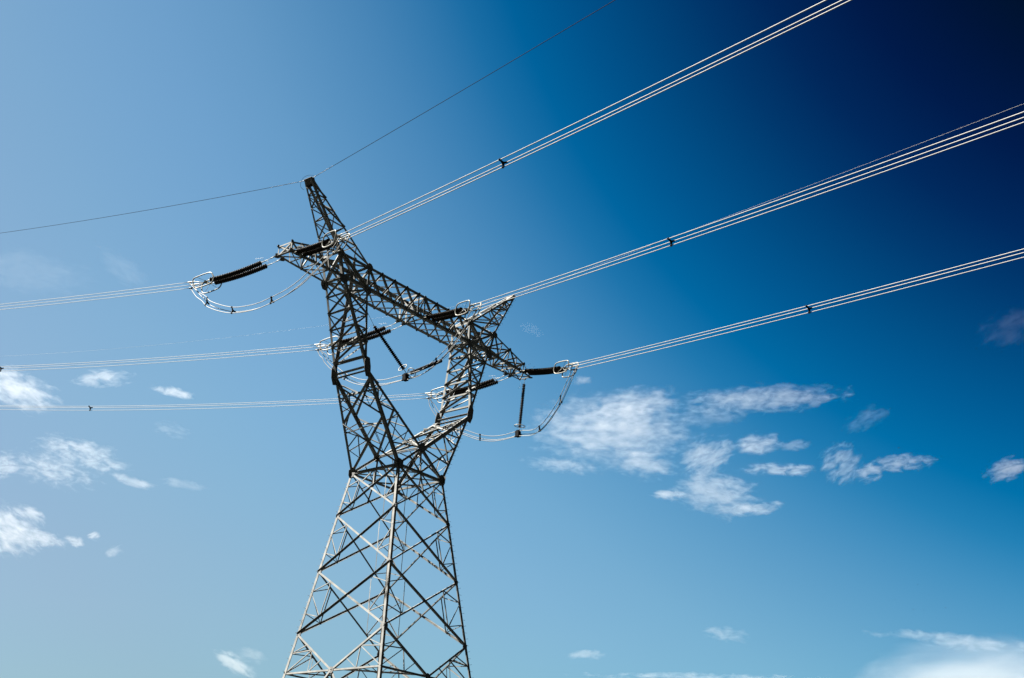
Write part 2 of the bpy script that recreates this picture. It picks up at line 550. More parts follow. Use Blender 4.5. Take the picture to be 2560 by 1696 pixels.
# --- the two bent arms of the fork
for sx in (-1, 1):
    mb, lo, up, gp, sb = MB(), MB(), MB(), Plates(), MB()
    kb, kf = U(sx * XK, YK, ZK), U(sx * XK, -YK, ZK)
    W = {1: corner(sx, 1, 0), -1: corner(sx, -1, 0)}
    C = {1: CB, -1: CF}
    Kn = {1: kb, -1: kf}
    Ob = {1: U(sx * XO, YB, ZB), -1: U(sx * XO, -YB, ZB)}
    Ib = {1: U(sx * XI, YB, ZB), -1: U(sx * XI, -YB, ZB)}
    for sy in (1, -1):
        mb.angle(W[sy], Kn[sy], V((-sx, 0, 0)), V((0, -sy, 0)), .205, .018)
        mb.angle(C[sy], Kn[sy], V((sx, 0, 0)), V((0, -sy, 0)), .2, .017)
        mb.angle(Kn[sy], Ob[sy], V((-sx, 0, 0)), V((0, -sy, 0)), .185, .016)
        mb.angle(Kn[sy], Ib[sy] - X1 * sx * .02, V((sx, 0, 0)), V((0, -sy, 0)), .185, .016)
    inl, inu = U(sx * 1.9, 0, 21), U(sx * 4, 0, 26)
    # lower limb, from the waist to the knee
    T5 = [0, .2, .4, .6, .8, 1]
    T4 = [0, .24, .49, .75, 1]
    for A0, B0 in ((W[1], W[-1]), (C[1], C[-1])):
        # two large crosses in the side face, each stiffened by lighter members off the legs
        tm = [0, .5, .9]
        lattice(lo, A0, Kn[1], B0, Kn[-1], 2, inl, .072, 'X', ts=tm, w2=.05, strut=False, shade=(sx < 0 and A0 is C[1]))
        nn = face_normal(A0, Kn[1], B0, inl)
        for i in (0, 1):
            t0, t1 = tm[i], tm[i + 1]
            for (P0, P1, Q0, Q1) in ((A0, Kn[1], B0, Kn[-1]), (B0, Kn[-1], A0, Kn[1])):
                lo_, hi_ = lerp(P0, P1, t0), lerp(P0, P1, t1)
                ql, qh = lerp(Q0, Q1, t0), lerp(Q0, Q1, t1)
                mid_ = lerp(lo_, hi_, .5)
                brace(lo, mid_, lerp(lo_, qh, .27), nn, .034, off=.03, outward=True, flip=True)
                brace(lo, mid_, lerp(hi_, ql, .27), nn, .034, off=.037, outward=True, flip=True)
                brace(lo, lerp(lo_, qh, .27), lerp(hi_, ql, .27), nn, .03, off=.044)
    for sy in (1, -1):
        lattice(lo, W[sy], Kn[sy], C[sy], Kn[sy], 5, inl, .042, 'Z', ts=[0, .22, .43, .62, .79, .92], w2=.036, phase=(0 if sy > 0 else 1))
    for t in (.4, .75):
        a1, b1 = lerp(W[1], Kn[1], t), lerp(C[1], Kn[1], t)
        a2, b2 = lerp(W[-1], Kn[-1], t), lerp(C[-1], Kn[-1], t)
        brace(lo, a1, b2, -Z1, .05)
        brace(lo, a2, b1, -Z1, .05, off=.03)
    # upper limb, from the knee to the cross-arm
    TU = [.12, .3, .48, .66, .84, 1]
    lattice(up, Kn[1], Ob[1], Kn[-1], Ob[-1], 5, inu, .062, 'N', ts=TU, w2=.062, ends=True, phase=0)
    lattice(up, Kn[1], Ib[1], Kn[-1], Ib[-1], 5, inu, .062, 'N', ts=TU, w2=.062, ends=True, phase=0)
    for sy in (1, -1):
        lattice(up, Kn[sy], Ob[sy], Kn[sy], Ib[sy], 5, inu, .06, 'Z', ts=[.12, .3, .48, .66, .84, 1], w2=.05, phase=(1 if sy > 0 else 0))
    # knee: heavy plates
    for sy in (1, -1):
        gp.plate(Kn[sy] + V((0, sy * .022, 0)), X1 * sx, Z1, V((0, sy, 0)),
                 [(-.40, -.62), (.02, -.72), (.24, -.22), (.28, .38), (.15, .70), (-.18, .68), (-.34, .1)], .018)
        gusset(gp, Ob[sy] - Z1 * .12, V((0, sy, 0)), .38, off=.02)
        gusset(gp, Ib[sy] - Z1 * .08, V((0, sy, 0)), .36, off=.02)
    kn = V((sx * .8, 0, -.6))
    brace(lo, kb, kf, kn, .09, off=.03)
    brace(lo, kb - Z1 * .3, kf - Z1 * .3, kn, .07, off=.05)
    # step bolts climb the front outer leg
    d1, d2 = V((sx, 0, .1)).normalized(), V((0, -1, .1)).normalized()
    bolts(sb, W[-1], Kn[-1], d1, d2)
    bolts(sb, Kn[-1], Ob[-1], d1, d2)
    arm = mb.build('fork_arm', STEEL, tower)
    lo.build('lower_bracing', STEEL, arm)
    up.build('upper_bracing', STEEL, arm)
    gp.build('gusset_plate', PLATE, arm)
    sb.build('step_bolts', STEEL, arm)['kind'] = 'stuff'

# --- cross-arm
mb, gp = MB(), Plates()
frd = {1: MB(), -1: MB()}
tb = MB()
chords = {}
for sy in (1, -1):
    mb.angle(U(-XO, sy * YB, ZB), U(XO, sy * YB, ZB), Z1, V((0, -sy, 0)), .225, .018)
    mb.angle(U(-XTO, sy * YT, ZT), U(XTO, sy * YT, ZT), -Z1, V((0, -sy, 0)), .215, .017)
xs = [-XI + (XI - .22) * k / 4 for k in range(4)] + [-.22]
xs = xs + [-x for x in xs[::-1]]
cen = U(0, 0, 27.6)
for sy in (1, -1):
    fr = frd[sy]
    n = V((0, sy, 0))
    for i in range(len(xs) - 1):
        b0, b1 = U(xs[i], sy * YB, ZB), U(xs[i + 1], sy * YB, ZB)
        t0, t1 = U(xs[i], sy * YT, ZT), U(xs[i + 1], sy * YT, ZT)
        if i == 4:
            brace(fr, b0, t0, n, .075, off=.02)
            brace(fr, b1, t1, n, .075, off=.02)
            brace(fr, b0, t1, n, .06, off=.03)
            continue
        brace(fr, t0, b1, n, .075, off=.018)
        brace(fr, b0, t1, n, .068, off=.03, outward=True, flip=False)
        if sy < 0:
            pass
    for x in xs[::1]:
        gusset(gp, U(x, sy * YB, ZB) + Z1 * .05, n, .13, off=.012)
        gusset(gp, U(x, sy * YT, ZT) - Z1 * .05, n, .13, off=.012)
for i in range(len(xs) - 1):
    for z, y, nn in ((ZB, YB, -Z1), (ZT, YT, Z1)):
        if i == 4:
            for x in (xs[4], xs[5]):
                brace(tb, U(x, y, z), U(x, -y, z), nn, .075, off=.03)
        else:
            brace(tb, U(xs[i], y, z), U(xs[i + 1], -y, z), nn, .05, off=.03)
# inner frames at the middle, where the centre phase pulls
for x in (xs[4], xs[5]):
    brace(tb, U(x, YB, ZB), U(x, -YT, ZT), X1, .06)
    brace(tb, U(x, -YB, ZB), U(x, YT, ZT), X1, .06, off=.03)
# the two heavy blocks above the arms
for sx in (-1, 1):
    for sy in (1, -1):
        fr = frd[sy]
        n = V((0, sy, 0))
        ob, ib = U(sx * XO, sy * YB, ZB), U(sx * XI, sy * YB, ZB)
        ot, it = U(sx * XTO, sy * YT, ZT), U(sx * XTI, sy * YT, ZT)
        brace(fr, ob, ot, n, .11, off=.02)
        brace(fr, ib, it, n, .11, off=.02)
        brace(fr, ob, it, n, .1, off=.035)
        brace(fr, ib, ot, n, .1, off=.06, outward=True, flip=True)
        mt, mbm = lerp(ot, it, .5), lerp(ob, ib, .5)
        brace(fr, mt, mbm, n, .06, off=.08)
        for q in (ot, it):
            gusset(gp, q - Z1 * .05, n, .33, off=.018, asp=.9)
    for z, y, xo, xi, nn in ((ZB, YB, XO, XI, -Z1), (ZT, YT, XTO, XTI, Z1)):
        a, b, c2, d = U(sx * xo, y, z), U(sx * xi, y, z), U(sx * xo, -y, z), U(sx * xi, -y, z)
        brace(tb, a, c2, nn, .09, off=.03)
        brace(tb, b, d, nn, .09, off=.03)
        brace(tb, a, d, nn, .07, off=.05)
        brace(tb, c2, b, nn, .07, off=.08)
    for (xo_, xt_) in ((XO, XTO), (XI, XTI)):
        brace(tb, U(sx * xo_, YB, ZB), U(sx * xt_, -YT, ZT), X1 * sx, .075, off=.03)
        brace(tb, U(sx * xo_, -YB, ZB), U(sx * xt_, YT, ZT), X1 * sx, .075, off=.06)
# hanger plates for the strings of the centre phase
for sy, xx in ((-1, (.02, .45)), (1, (-.23, .17))):
    for x in xx:
        gusset(gp, U(x, sy * YB, ZB) + V((0, sy * .06, .02)), V((0, 0, 1)), .22, off=-.02)
ca = mb.build('cross_arm', STEEL, tower)
for sy in (1, -1):
    frd[sy].build('side_bracing', STEEL, ca)
tb.build('horizontal_bracing', STEEL, ca)
gp.build('gusset_plate', PLATE, ca)

# --- cantilever ends of the cross-arm
for sx in (-1, 1):
    mb, br, gp = MB(), MB(), Plates()
    cen = U(sx * 6.8, 0, 27.4)
    ob = {s: U(sx * XO, s * YB, ZB) for s in (1, -1)}
    ot = {s: U(sx * XTO, s * YT, ZT) for s in (1, -1)}
    eb = {s: U(sx * XE, s * YE, ZEB) for s in (1, -1)}
    et = {s: U(sx * XE, s * YE, ZET) for s in (1, -1)}
    for s in (1, -1):
        a = (eb[s] - ob[s]).normalized()
        mb.angle(ob[s], eb[s] + a * .1, Z1, V((0, -s, 0)), .155, .015)
        mb.angle(ot[s], et[s], -Z1, V((0, -s, 0)), .135, .013)
        ts = [0, .27, .52, .76, 1]
        lattice(br, ob[s], eb[s], ot[s], et[s], 4, cen, .05, 'Z', ts=ts, w2=.05, phase=(0 if s > 0 else 1))
        mb.angle(eb[s], et[s], V((-sx, 0, 0)), V((0, -s, 0)), .085, .01)
        n = V((0, s, 0))
        for q in (eb[s], lerp(ob[s], eb[s], .89)):
            gusset(gp, q + V((0, s * .06, .0)), V((0, 0, 1)), .22, off=-.02)
            gusset(gp, q + Z1 * .06, n, .19, off=.014)
        gusset(gp, et[s], n, .13, off=.014)
        gusset(gp, lerp(ot[s], et[s], .52), n, .15, off=.014)
    lattice(br, ob[1], eb[1], ob[-1], eb[-1], 4, cen, .055, 'Z', ts=[0, .27, .52, .76, 1], w2=.055, ends=True)
    lattice(br, ot[1], et[1], ot[-1], et[-1], 4, cen, .05, 'Z', ts=[0, .27, .52, .76, 1], w2=.05, phase=1)
    mb.angle(et[1], et[-1], V((-sx, 0, 0)), -Z1, .09, .01)
    mb.angle(eb[1], eb[-1], V((-sx, 0, 0)), Z1, .09, .01)
    brace(br, eb[1], et[-1], V((sx, 0, 0)), .055, off=.01)
    brace(br, eb[-1], et[1], V((sx, 0, 0)), .055, off=.03)
    if sx > 0:
        # outrigger that carries the jumper string
        oa = {s: U(8.96, s * .37, 27.02) for s in (1, -1)}
        for s in (1, -1):
            mb.angle(lerp(ob[s], eb[s], .9), oa[s], Z1, V((0, -s, 0)), .085, .01)
            mb.angle(et[s], oa[s], -Z1, V((0, -s, 0)), .06, .008)
        mb.angle(oa[1], oa[-1], V((-1, 0, 0)), Z1, .08, .01)
        brace(br, eb[1], oa[-1], -Z1, .05)
        brace(br, eb[-1], oa[1], -Z1, .05, off=-.03)
        gusset(gp, oa[-1], V((0, 0, 1)), .17, off=-.02)
        gusset(gp, lerp(oa[1], oa[-1], .5), V((1, 0, 0)), .12)
    ct = mb.build('cantilever_end', STEEL, tower)
    br.build('cantilever_bracing', STEEL, ct)
    gp.build('gusset_plate', PLATE, ct)

# --- earth-wire peaks
for sx in (-1, 1):
    mb, br, sb, tp = MB(), MB(), MB(), MB()
    base = {(o, s): U(sx * (XTO if o else XTI), s * YT, ZT) for o in (0, 1) for s in (1, -1)}
    topp = {(o, s): U(sx * (XP + (.09 if o else -.09)), s * YP, ZP - .03) for o in (0, 1) for s in (1, -1)}
    cen = U(sx * 5.9, 0, 29.5)
    for k in base:
        o, s = k
        mb.angle(base[k], topp[k], V((-sx if o else sx, 0, 0)), V((0, -s, 0)), .14, .013)
    ts = [0, .24, .455, .635, .785, .905]
    for s in (1, -1):
        lattice(br, base[(1, s)], topp[(1, s)], base[(0, s)], topp[(0, s)], 5, cen, .05, 'Z', ts=ts, w2=.04, phase=(0 if s > 0 else 1))
        gusset(br, lerp(base[(0, s)], base[(1, s)], .5), V((0, s, 0)), .12)
    for o in (0, 1):
        lattice(br, base[(o, 1)], topp[(o, 1)], base[(o, -1)], topp[(o, -1)], 5, cen, .045, 'Z', ts=ts, w2=.036, phase=o)
    # top box: two side plates and a cap
    pdir = (V(topp[(1, 1)]) - V(base[(1, 1)])).normalized()
    for s in (1, -1):
        c = U(sx * XP, s * YP, ZP) - pdir * .25
        tp.plate(c + V((0, s * .02, 0)), V((sx, 0, 0)), pdir, V((0, s, 0)), [(-.17, -.3), (.15, -.3), (.13, .27), (-.15, .27)], .014)
    tp.box(U(sx * XP, 0, ZP), X1 * .16, Y1 * (YP * SC + .05), Z1 * .012)
    for o in (-1, 1):
        tp.plate(U(sx * XP, 0, ZP) - pdir * .22 + X1 * .15 * o, Y1, pdir, X1, [(-.33, -.22), (.33, -.22), (.33, .2), (-.33, .2)], .012)
    bolts(sb, base[(1, -1)], topp[(1, -1)], V((sx, 0, -.3)).normalized(), V((0, -1, 0)), step=.4)
    pk = mb.build('earth_wire_peak', STEEL, tower)
    br.build('peak_bracing', STEEL, pk)
    sb.build('step_bolts', STEEL, pk)['kind'] = 'stuff'
    tp.build('peak_cap', PLATE, pk)

# ------------------------------------------------------------------ conductors
UF = V((-.2845816, -.9586518, 0))         # span towards and over the camera
UB = V((-.1361486, .9906884, 0))          # span away to the left
DB = -.2698 * SC                           # sub-conductor spacing
PH = {'F': -2.63137, 'B': -.54287}
CLAMP = {'FL': (-13.9586, -7.2519, 38.1765), 'FM': (-1.5997, -7.5325, 38.2815), 'FR': (10.1379, -7.2274, 38.0882),
         'BL': (-13.3059, 8.1054, 39.2253), 'BM': (-1.0626, 8.3646, 39.0883), 'BR': (11.1708, 8.1051, 39.1493)}
SLOPE = {'FL': -.16829, 'FM': -.15415, 'FR': -.1502, 'BL': .09551, 'BM': .09113, 'BR': .09177}
CURV = {'F': .00049 / SC, 'B': .0009 / SC}
def wire_off(side, k):
    u = UF if side == 'F' else UB
    sv = V((u.y, -u.x, 0))
    ph = PH[side] + k * 2 * math.pi / 3
    return (sv * math.cos(ph) + Z1 * math.sin(ph)) * (DB / math.sqrt(3))
def on_wire(nm, k, s):
    side = nm[0]
    u = UF if side == 'F' else UB
    p = V(CLAMP[nm]) + u * s
    p.z += SLOPE[nm] * s + CURV[side] * s * s
    return p + (wire_off(side, k) if k is not None else V((0, 0, 0)))

RW = .0255
PHASE = {'L': 'nearest and highest', 'M': 'middle', 'R': 'farthest and lowest'}
WPOS = {'F': ['upper', 'middle', 'lower'], 'B': ['upper', 'lower', 'middle']}
for nm in CLAMP:
    side, ph = nm
    for k in range(3):
        end = 260 if side == 'F' else 190
        ss = [.15 + (end - .15) * (i / 60) ** 1.3 for i in range(61)]
        mb = MB()
        mb.tube([on_wire(nm, k, s) for s in ss], RW if side == 'F' else .0175, 8)
        o = mb.build('conductor_wire', ALU, None, smooth=True)
        where = {'FL': 'bright bundle rising from the left cross-arm end to the top edge',
                 'FM': 'bright bundle running from mid cross-arm to the right edge',
                 'FR': 'bright bundle running from the right cross-arm tip to the right edge',
                 'BL': 'bundle running left from the left cross-arm end',
                 'BM': 'bundle running left behind the left fork arm',
                 'BR': 'lowest bundle passing left behind both fork arms'}[nm]
        tag(o, f'{WPOS[side][k]} wire of the {where}', 'power line',
            'sub-conductors of the power line bundles')

# spacers: three curved arms with a clamp on each wire
def spacer(pts, along, label, group):
    c = (pts[0] + pts[1] + pts[2]) / 3
    mb = MB()
    along = along.normalized()
    for p in pts:
        d = p - c
        L = d.length
        d = d / L
        e = along.cross(d)
        w = .05
        prof = [(0, .085), (.28, .062), (.6, .048), (.86, .05)]
        r0 = [c + d * (x * L) + e * y for x, y in prof]
        r1 = [c + d * (x * L) - e * y for x, y in prof][::-1]
        q = r0 + r1
        mb.prism([v - along * .026 for v in q], [v + along * .026 for v in q])
    body = mb.build('spacer_damper', RUBBER)
    for p in pts:
        d = (p - c).normalized()
        e = along.cross(d)
        m2 = MB()
        m2.tube([p - along * .075, p - along * .04, p + along * .04, p + along * .075], [.04, .056, .056, .04], 10)
        m2.box(p + d * .035, along * .05, d * .03, e * .03)
        m2.build('wire_clamp', RUBBER, body)
    tag(body, label, 'spacer', group)
    return body
for nm, s, lab in (('FL', 17.65, 'black three-armed spacer on the bright bundle rising to the top edge'),
                   ('FM', 19.97, 'black three-armed spacer on the bright bundle above the right earth peak'),
                   ('FR', 23.28, 'black three-armed spacer on the lowest bright bundle at right'),
                   ('BM', 37.35, 'black spacer cut by the left edge, on the middle far-side bundle'),
                   ('BR', 40.98, 'black spacer on the lowest far-side bundle, well left of the pylon')):
    d = on_wire(nm, None, s + .5) - on_wire(nm, None, s - .5)
    spacer([on_wire(nm, k, s) for k in range(3)], d, lab, 'spacers on the wire bundles')

# earth wires from the two peaks
ESL = {'FL': -.15903, 'FR': -.12623, 'BL': .07506, 'BR': .03668}
ECV = {'F': .00023 / SC, 'B': .00116 / SC}
ELAB = {'FL': 'thin dark earth wire climbing from the left peak to the top edge',
        'FR': 'faint thin earth wire from the right peak, above the middle bright bundle',
        'BL': 'thin dark earth wire running left from the left peak',
        'BR': 'hair-thin pale earth wire running left from the right peak behind the pylon'}
for nm in ESL:
    side, t = nm
    u = UF if side == 'F' else UB
    P0 = U((-1 if t == 'L' else 1) * XP, (-YP if side == 'F' else YP), ZP)
    def ew(s, u=u, P0=P0, nm=nm, side=side):
        q = P0 + u * s
        q.z += ESL[nm] * s + ECV[side] * s * s
        return q
    mb = MB()
    end = 260 if side == 'F' else 190
    mb.tube([ew(-.05 + (end + .05) * (i / 60) ** 1.3) for i in range(61)], .0165 if t == 'L' else (.0068 if side == 'F' else .0042), 6)
    o = mb.build('earth_wire', EARTH if t == 'L' else ALU, None, smooth=True)
    tag(o, ELAB[nm], 'earth wire', 'earth wires on the pylon peaks')
    if t == 'L':
        # preformed armour rods and the dead-end fitting
        mb = MB()
        turns = []
        n = 150
        s0, s1 = (.5, 3.2)
        for i in range(n):
            s = s0 + (s1 - s0) * i / n
            a = i * .8
            turns.append(ew(s) + V((0, 0, 1)) * math.sin(a) * .018 + u.cross(Z1) * math.cos(a) * .018)
        mb.tube(turns, .008, 5)
        mb.build('armour_rod', HARD, o, smooth=True)
        mb = MB()
        mb.tube([ew(-.05), ew(.12), ew(.2), ew(.55)], [.03, .03, .022, .018], 8)
        mb.build('dead_end_fitting', HARD, o, smooth=True)
# slack loop of earth wire round the left peak
mb = MB()
P0 = U(-XP, 0, ZP)
loop = [(.0, -.62, -.02), (-.02, -.3, .2), (-.05, .15, .32), (-.1, .5, .22), (-.12, .68, -.08), (-.12, .66, -.4), (-.08, .5, -.62), (-.02, .38, -.72)]
def smooth_path(pts, n=8):
    pts = [V(p) for p in pts]
    out = []
    for i in range(len(pts) - 1):
        p0, p1, p2, p3 = pts[max(i - 1, 0)], pts[i], pts[i + 1], pts[min(i + 2, len(pts) - 1)]
        for j in range(n):
            t = j / n
            out.append(.5 * ((2 * p1) + (p2 - p0) * t + (2 * p0 - 5 * p1 + 4 * p2 - p3) * t * t + (3 * p1 - p0 - 3 * p2 + p3) * t ** 3))
    return out + [pts[-1]]
mb.tube(smooth_path([P0 + V(p) for p in loop]), .011, 6)
tag(mb.build('earth_wire_loop', EARTH, None, smooth=True), 'slack loop of thin cable curling over the left peak cap', 'cable')

# ------------------------------------------------------------------ insulator strings
def disc_chain(mb, path, r=.172, seg=14, pitch=.155):
    """cap-and-pin discs threaded along a path"""
    L = [0]
    for a, b in zip(path, path[1:]):
        L.append(L[-1] + (b - a).length)
    n = max(2, int(round(L[-1] / pitch)))
    def at(s):
        for i in range(len(L) - 1):
            if s <= L[i + 1] or i == len(L) - 2:
                t = (s - L[i]) / max(1e-6, L[i + 1] - L[i])
                return lerp(path[i], path[i + 1], t), (path[i + 1] - path[i]).normalized()
    pit = L[-1] / n
    prof = [(-.5, .06), (-.34, .08), (-.18, .085), (-.08, .11), (.06, r * .96), (.2, r), (.26, r * .9), (.24, .085), (.5, .06)]
    pts, rr = [], []
    for i in range(n):
        c, d = at((i + .5) * pit)
        for x, q in prof[(0 if i == 0 else 1):]:
            pts.append(c + d * (x * pit))
            rr.append(q)
    mb.tube(pts, rr, seg)

def ring_track(mb, c, e1, e2, a, b, r, cut=.55):
    """racetrack corona ring with slanted rounded ends"""
    base = [(-a, -b * .35), (-a * .93, b * .35), (-a * .6, b), (a * .75, b), (a, b * .6), (a * .95, -b * .25), (a * .6, -b), (-a * .7, -b)]
    P = [V(c) + e1 * x + e2 * y for x, y in base]
    n = len(P)
    pts = []
    for i in range(n):
        p0, p1, p2, p3 = P[i - 1], P[i], P[(i + 1) % n], P[(i + 2) % n]
        for j in range(5):
            t = j / 5
            pts.append(.5 * ((2 * p1) + (p2 - p0) * t + (2 * p0 - 5 * p1 + 4 * p2 - p3) * t * t + (3 * p1 - p0 - 3 * p2 + p3) * t ** 3))
    mb.tube(pts, r, 8, closed=True)

ATT = {'FL': [(-12.272, -.72, 39.70), (-11.748, -.76, 39.70)], 'FM': [(.033, -1.0, 39.67), (.682, -1.0, 39.67)],
       'FR': [(11.777, -.76, 39.70), (12.384, -.72, 39.70)],
       'BL': [(-12.545, .72, 39.70), (-12.023, .75, 39.70)], 'BM': [(-.344, 1.0, 39.67), (.26, 1.0, 39.67)],
       'BR': [(11.954, .75, 39.70), (12.429, .72, 39.70)]}
ILAB = {'FL': 'near-side double dead-end insulator string lying across the left end of the cross-arm',
        'FM': 'near-side double insulator string pulling from the middle of the cross-arm',
        'FR': 'smooth dark double insulator string pulling right from the right cross-arm tip',
        'BL': 'black double insulator string reaching left from the left cross-arm tip',
        'BM': 'black double insulator string crossing behind the left fork arm',
        'BR': 'black double insulator string crossing behind the right fork arm'}
for nm in CLAMP:
    side = nm[0]
    u = UF if side == 'F' else UB
    C = V(CLAMP[nm])
    A = [V(a) for a in ATT[nm]]
    m0 = (A[0] + A[1]) / 2
    horiz = ((C - m0).x ** 2 + (C - m0).y ** 2) ** .5
    dz = C.z - m0.z
    slope1 = SLOPE[nm]
    slope0 = 2 * dz / horiz - slope1
    sv = V((u.y, -u.x, 0))
    if sv.x * (A[1] - A[0]).x < 0:
        sv = -sv
    def curve(j, f, C=C, A=A, sv=sv, horiz=horiz, slope0=slope0, slope1=slope1):
        """f from 0 at the tower to 1 at the clamps"""
        end = C + sv * ((-1, 1)[j] * .22)
        p = lerp(A[j], end, f)
        s = f * horiz
        p.z = A[j].z + slope0 * s + (slope1 - slope0) / (2 * horiz) * s * s
        return p
    root = thing('insulator_string', m0, ILAB[nm], 'insulator', 'dead-end insulator strings')
    f0, f1 = ((.15, .755) if side == 'B' else (.12, .79))
    for j in (0, 1):
        ch = MB()
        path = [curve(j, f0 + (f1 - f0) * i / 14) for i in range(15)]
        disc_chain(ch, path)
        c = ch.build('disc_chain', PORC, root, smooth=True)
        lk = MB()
        lk.tube([curve(j, -.004), curve(j, f0 * .3), curve(j, f0 * .34), curve(j, f0 * .6), curve(j, f0 * .64), curve(j, f0 + .01)], [.035, .035, .018, .018, .032, .026], 8)
        lk.build('link_rod', HARD, c, smooth=True)
        hn = MB()
        b0 = curve(j, f0 * .9)
        pts = smooth_path([b0, b0 + Z1 * .22 + u * .02, b0 + Z1 * .33 - u * .02 + u * .12, b0 + Z1 * .36 + u * .5, b0 + Z1 * .40 + u * .72])
        hn.tube(pts, .008, 5)
        hn.build('arcing_horn', HARD, c, smooth=True)
        l2 = MB()
        l2.tube([curve(j, f1 - .005), curve(j, f1 + .045)], [.026, .03], 8)
        l2.build('socket_link', HARD, c, smooth=True)
    # yoke plate across the two strings
    fy = f1 + .06
    y0, y1 = curve(0, fy), curve(1, fy)
    yc = (y0 + y1) / 2
    dirn = (lerp(curve(0, .97), curve(1, .97), .5) - yc).normalized()
    e2 = (y1 - y0).normalized()
    nrm = dirn.cross(e2).normalized()
    yk = MB()
    hw = (y1 - y0).length / 2
    yk.plate(yc, dirn, e2, nrm, [(-.07, -hw - .07), (-.07, hw + .07), (.06, hw + .07), (.3, .12), (.3, -.12), (.06, -hw - .07)], .03)
    yk.build('yoke_plate', HARD, root)
    lk = MB()
    q0 = yc + dirn * .26
    for k in range(3):
        q1 = on_wire(nm, k, -.28)
        lk.tube([q0, lerp(q0, q1, .45), lerp(q0, q1, .55), q1], [.032, .024, .034, .026], 7)
    lk.build('clamp_link', HARD, root, smooth=True)
    for k in range(3):
        cl = MB()
        cl.tube([on_wire(nm, k, -.32), on_wire(nm, k, -.1), on_wire(nm, k, .0), on_wire(nm, k, .34), on_wire(nm, k, .4)], [.036, .05, .046, .046, .03], 9)
        p = on_wire(nm, k, .1)
        cl.box(p - Z1 * .09, u * .05, Z1 * .08, u.cross(Z1) * .022)
        cl.build('dead_end_clamp', HARD, root, smooth=False)
    # two corona rings, one on each side
    wd = (dirn - Z1 * dirn.z).normalized()
    up_ = Z1
    for j in (-1, 1):
        c = yc + dirn * .05 + sv * (j * .42) - Z1 * .02
        rg = MB()
        tilt = (wd + Z1 * (slope1 if side == 'F' else -.10)).normalized()
        upv = (Z1 - tilt * Z1.dot(tilt) + sv * (j * .12)).normalized()
        ring_track(rg, c, tilt, upv, .92, (.40 if j * sv.x < 0 else .50), .042)
        ob = rg.build('corona_ring', HARD, root, smooth=True)
        st = MB()
        for q in (c + tilt * .6 + upv * .40, c - tilt * .55 - upv * .40, c + tilt * .5 - upv * .38):
            st.tube([yc + sv * (j * hw), q], .012, 6)
        st.build('ring_strut', HARD, ob, smooth=True)

# ------------------------------------------------------------------ jumpers
JP = {
 'L': [(-13.37, 6.55, 37.75), (-13.40, 5.9, 37.2), (-13.46, 4.43, 36.5), (-13.53, 2.8, 35.93), (-13.62, .77, 35.6), (-13.68, -.74, 35.62),
       (-13.76, -2.47, 35.82), (-13.80, -3.62, 36.15), (-13.83, -4.4, 36.5), (-13.89, -5.55, 37.05), (-13.93, -6.5, 37.55)],
 'M': [(-1.0, 7.75, 38.2), (-.95, 7.4, 37.7), (-.8, 6.3, 36.75), (-.66, 5.4, 36.15), (-.53, 4.4, 35.65), (-.39, 3.3, 35.36), (-.2, 2.0, 35.22), (-.08, 1.1, 35.26),
       (.03, .25, 35.3), (-.05, -.55, 35.24), (-.3, -1.7, 35.18), (-.55, -2.65, 35.28), (-.72, -3.5, 35.5), (-.95, -4.5, 35.9), (-1.15, -5.4, 36.4), (-1.3, -6.1, 36.95), (-1.47, -6.8, 37.5)],
 'R': [(11.24, 7.8, 38.2), (11.37, 7.25, 37.42), (11.56, 6.42, 36.7), (11.79, 5.45, 35.95), (11.98, 4.65, 35.55), (12.26, 3.42, 35.05), (12.53, 2.27, 34.82), (12.77, 1.23, 34.83),
       (12.99, .3, 34.97), (12.9, -.4, 34.92), (12.4, -1.65, 34.58), (11.95, -2.75, 34.5), (11.5, -3.9, 34.85), (11.0, -5.1, 35.55), (10.75, -5.75, 36.15), (10.4, -6.6, 37.1), (10.22, -7.05, 37.65)]}
JLAB = {'L': 'jumper loop sagging under the left end of the cross-arm',
        'M': 'jumper loop held by the V string inside the fork',
        'R': 'jumper loop hanging at right below the right cross-arm tip'}
JOFF = [(0, .20), (.19, -.05), (-.02, -.22)]
JW = ['upper', 'inner', 'lower']
def jumper_wire(ph, k):
    pts = [V(p) for p in JP[ph]]
    cb, cf = V(CLAMP['B' + ph]), V(CLAMP['F' + ph])
    side = V((1, 0, 0))
    kb = {0: 0, 1: 2, 2: 1}[k]
    out = []
    start = on_wire('B' + ph, kb, .1) - Z1 * .12
    endp = on_wire('F' + ph, k, .1) - Z1 * .12
    mid = []
    n = len(pts)
    for i, p in enumerate(pts):
        d = (pts[min(i + 1, n - 1)] - pts[max(i - 1, 0)]).normalized()
        s = d.cross(Z1).normalized()
        if s.x < 0:
            s = -s
        u = s.cross(d)
        if u.z < 0:
            u = -u
        ox, oz = JOFF[k]
        wob = 1 + .06 * math.sin(i * 1.7 + k * 2.1)
        mid.append(p + s * ox * wob + u * oz * wob)
    return smooth_path([start, lerp(start, mid[0], .45) - Z1 * .12] + mid + [endp], 8)
JWIRE = {}
for ph in 'LMR':
    for k in range(3):
        pts = jumper_wire(ph, k)
        JWIRE[ph, k] = pts
        mb = MB()
        mb.tube(pts, RW * .92, 8)
        tag(mb.build('jumper_wire', ALU, None, smooth=True), f'{JW[k]} wire of the {JLAB[ph]}', 'jumper wire', 'jumper wires between the insulator strings')
def near_y(pts, y):
    return min(range(len(pts)), key=lambda i: abs(pts[i].y - y))
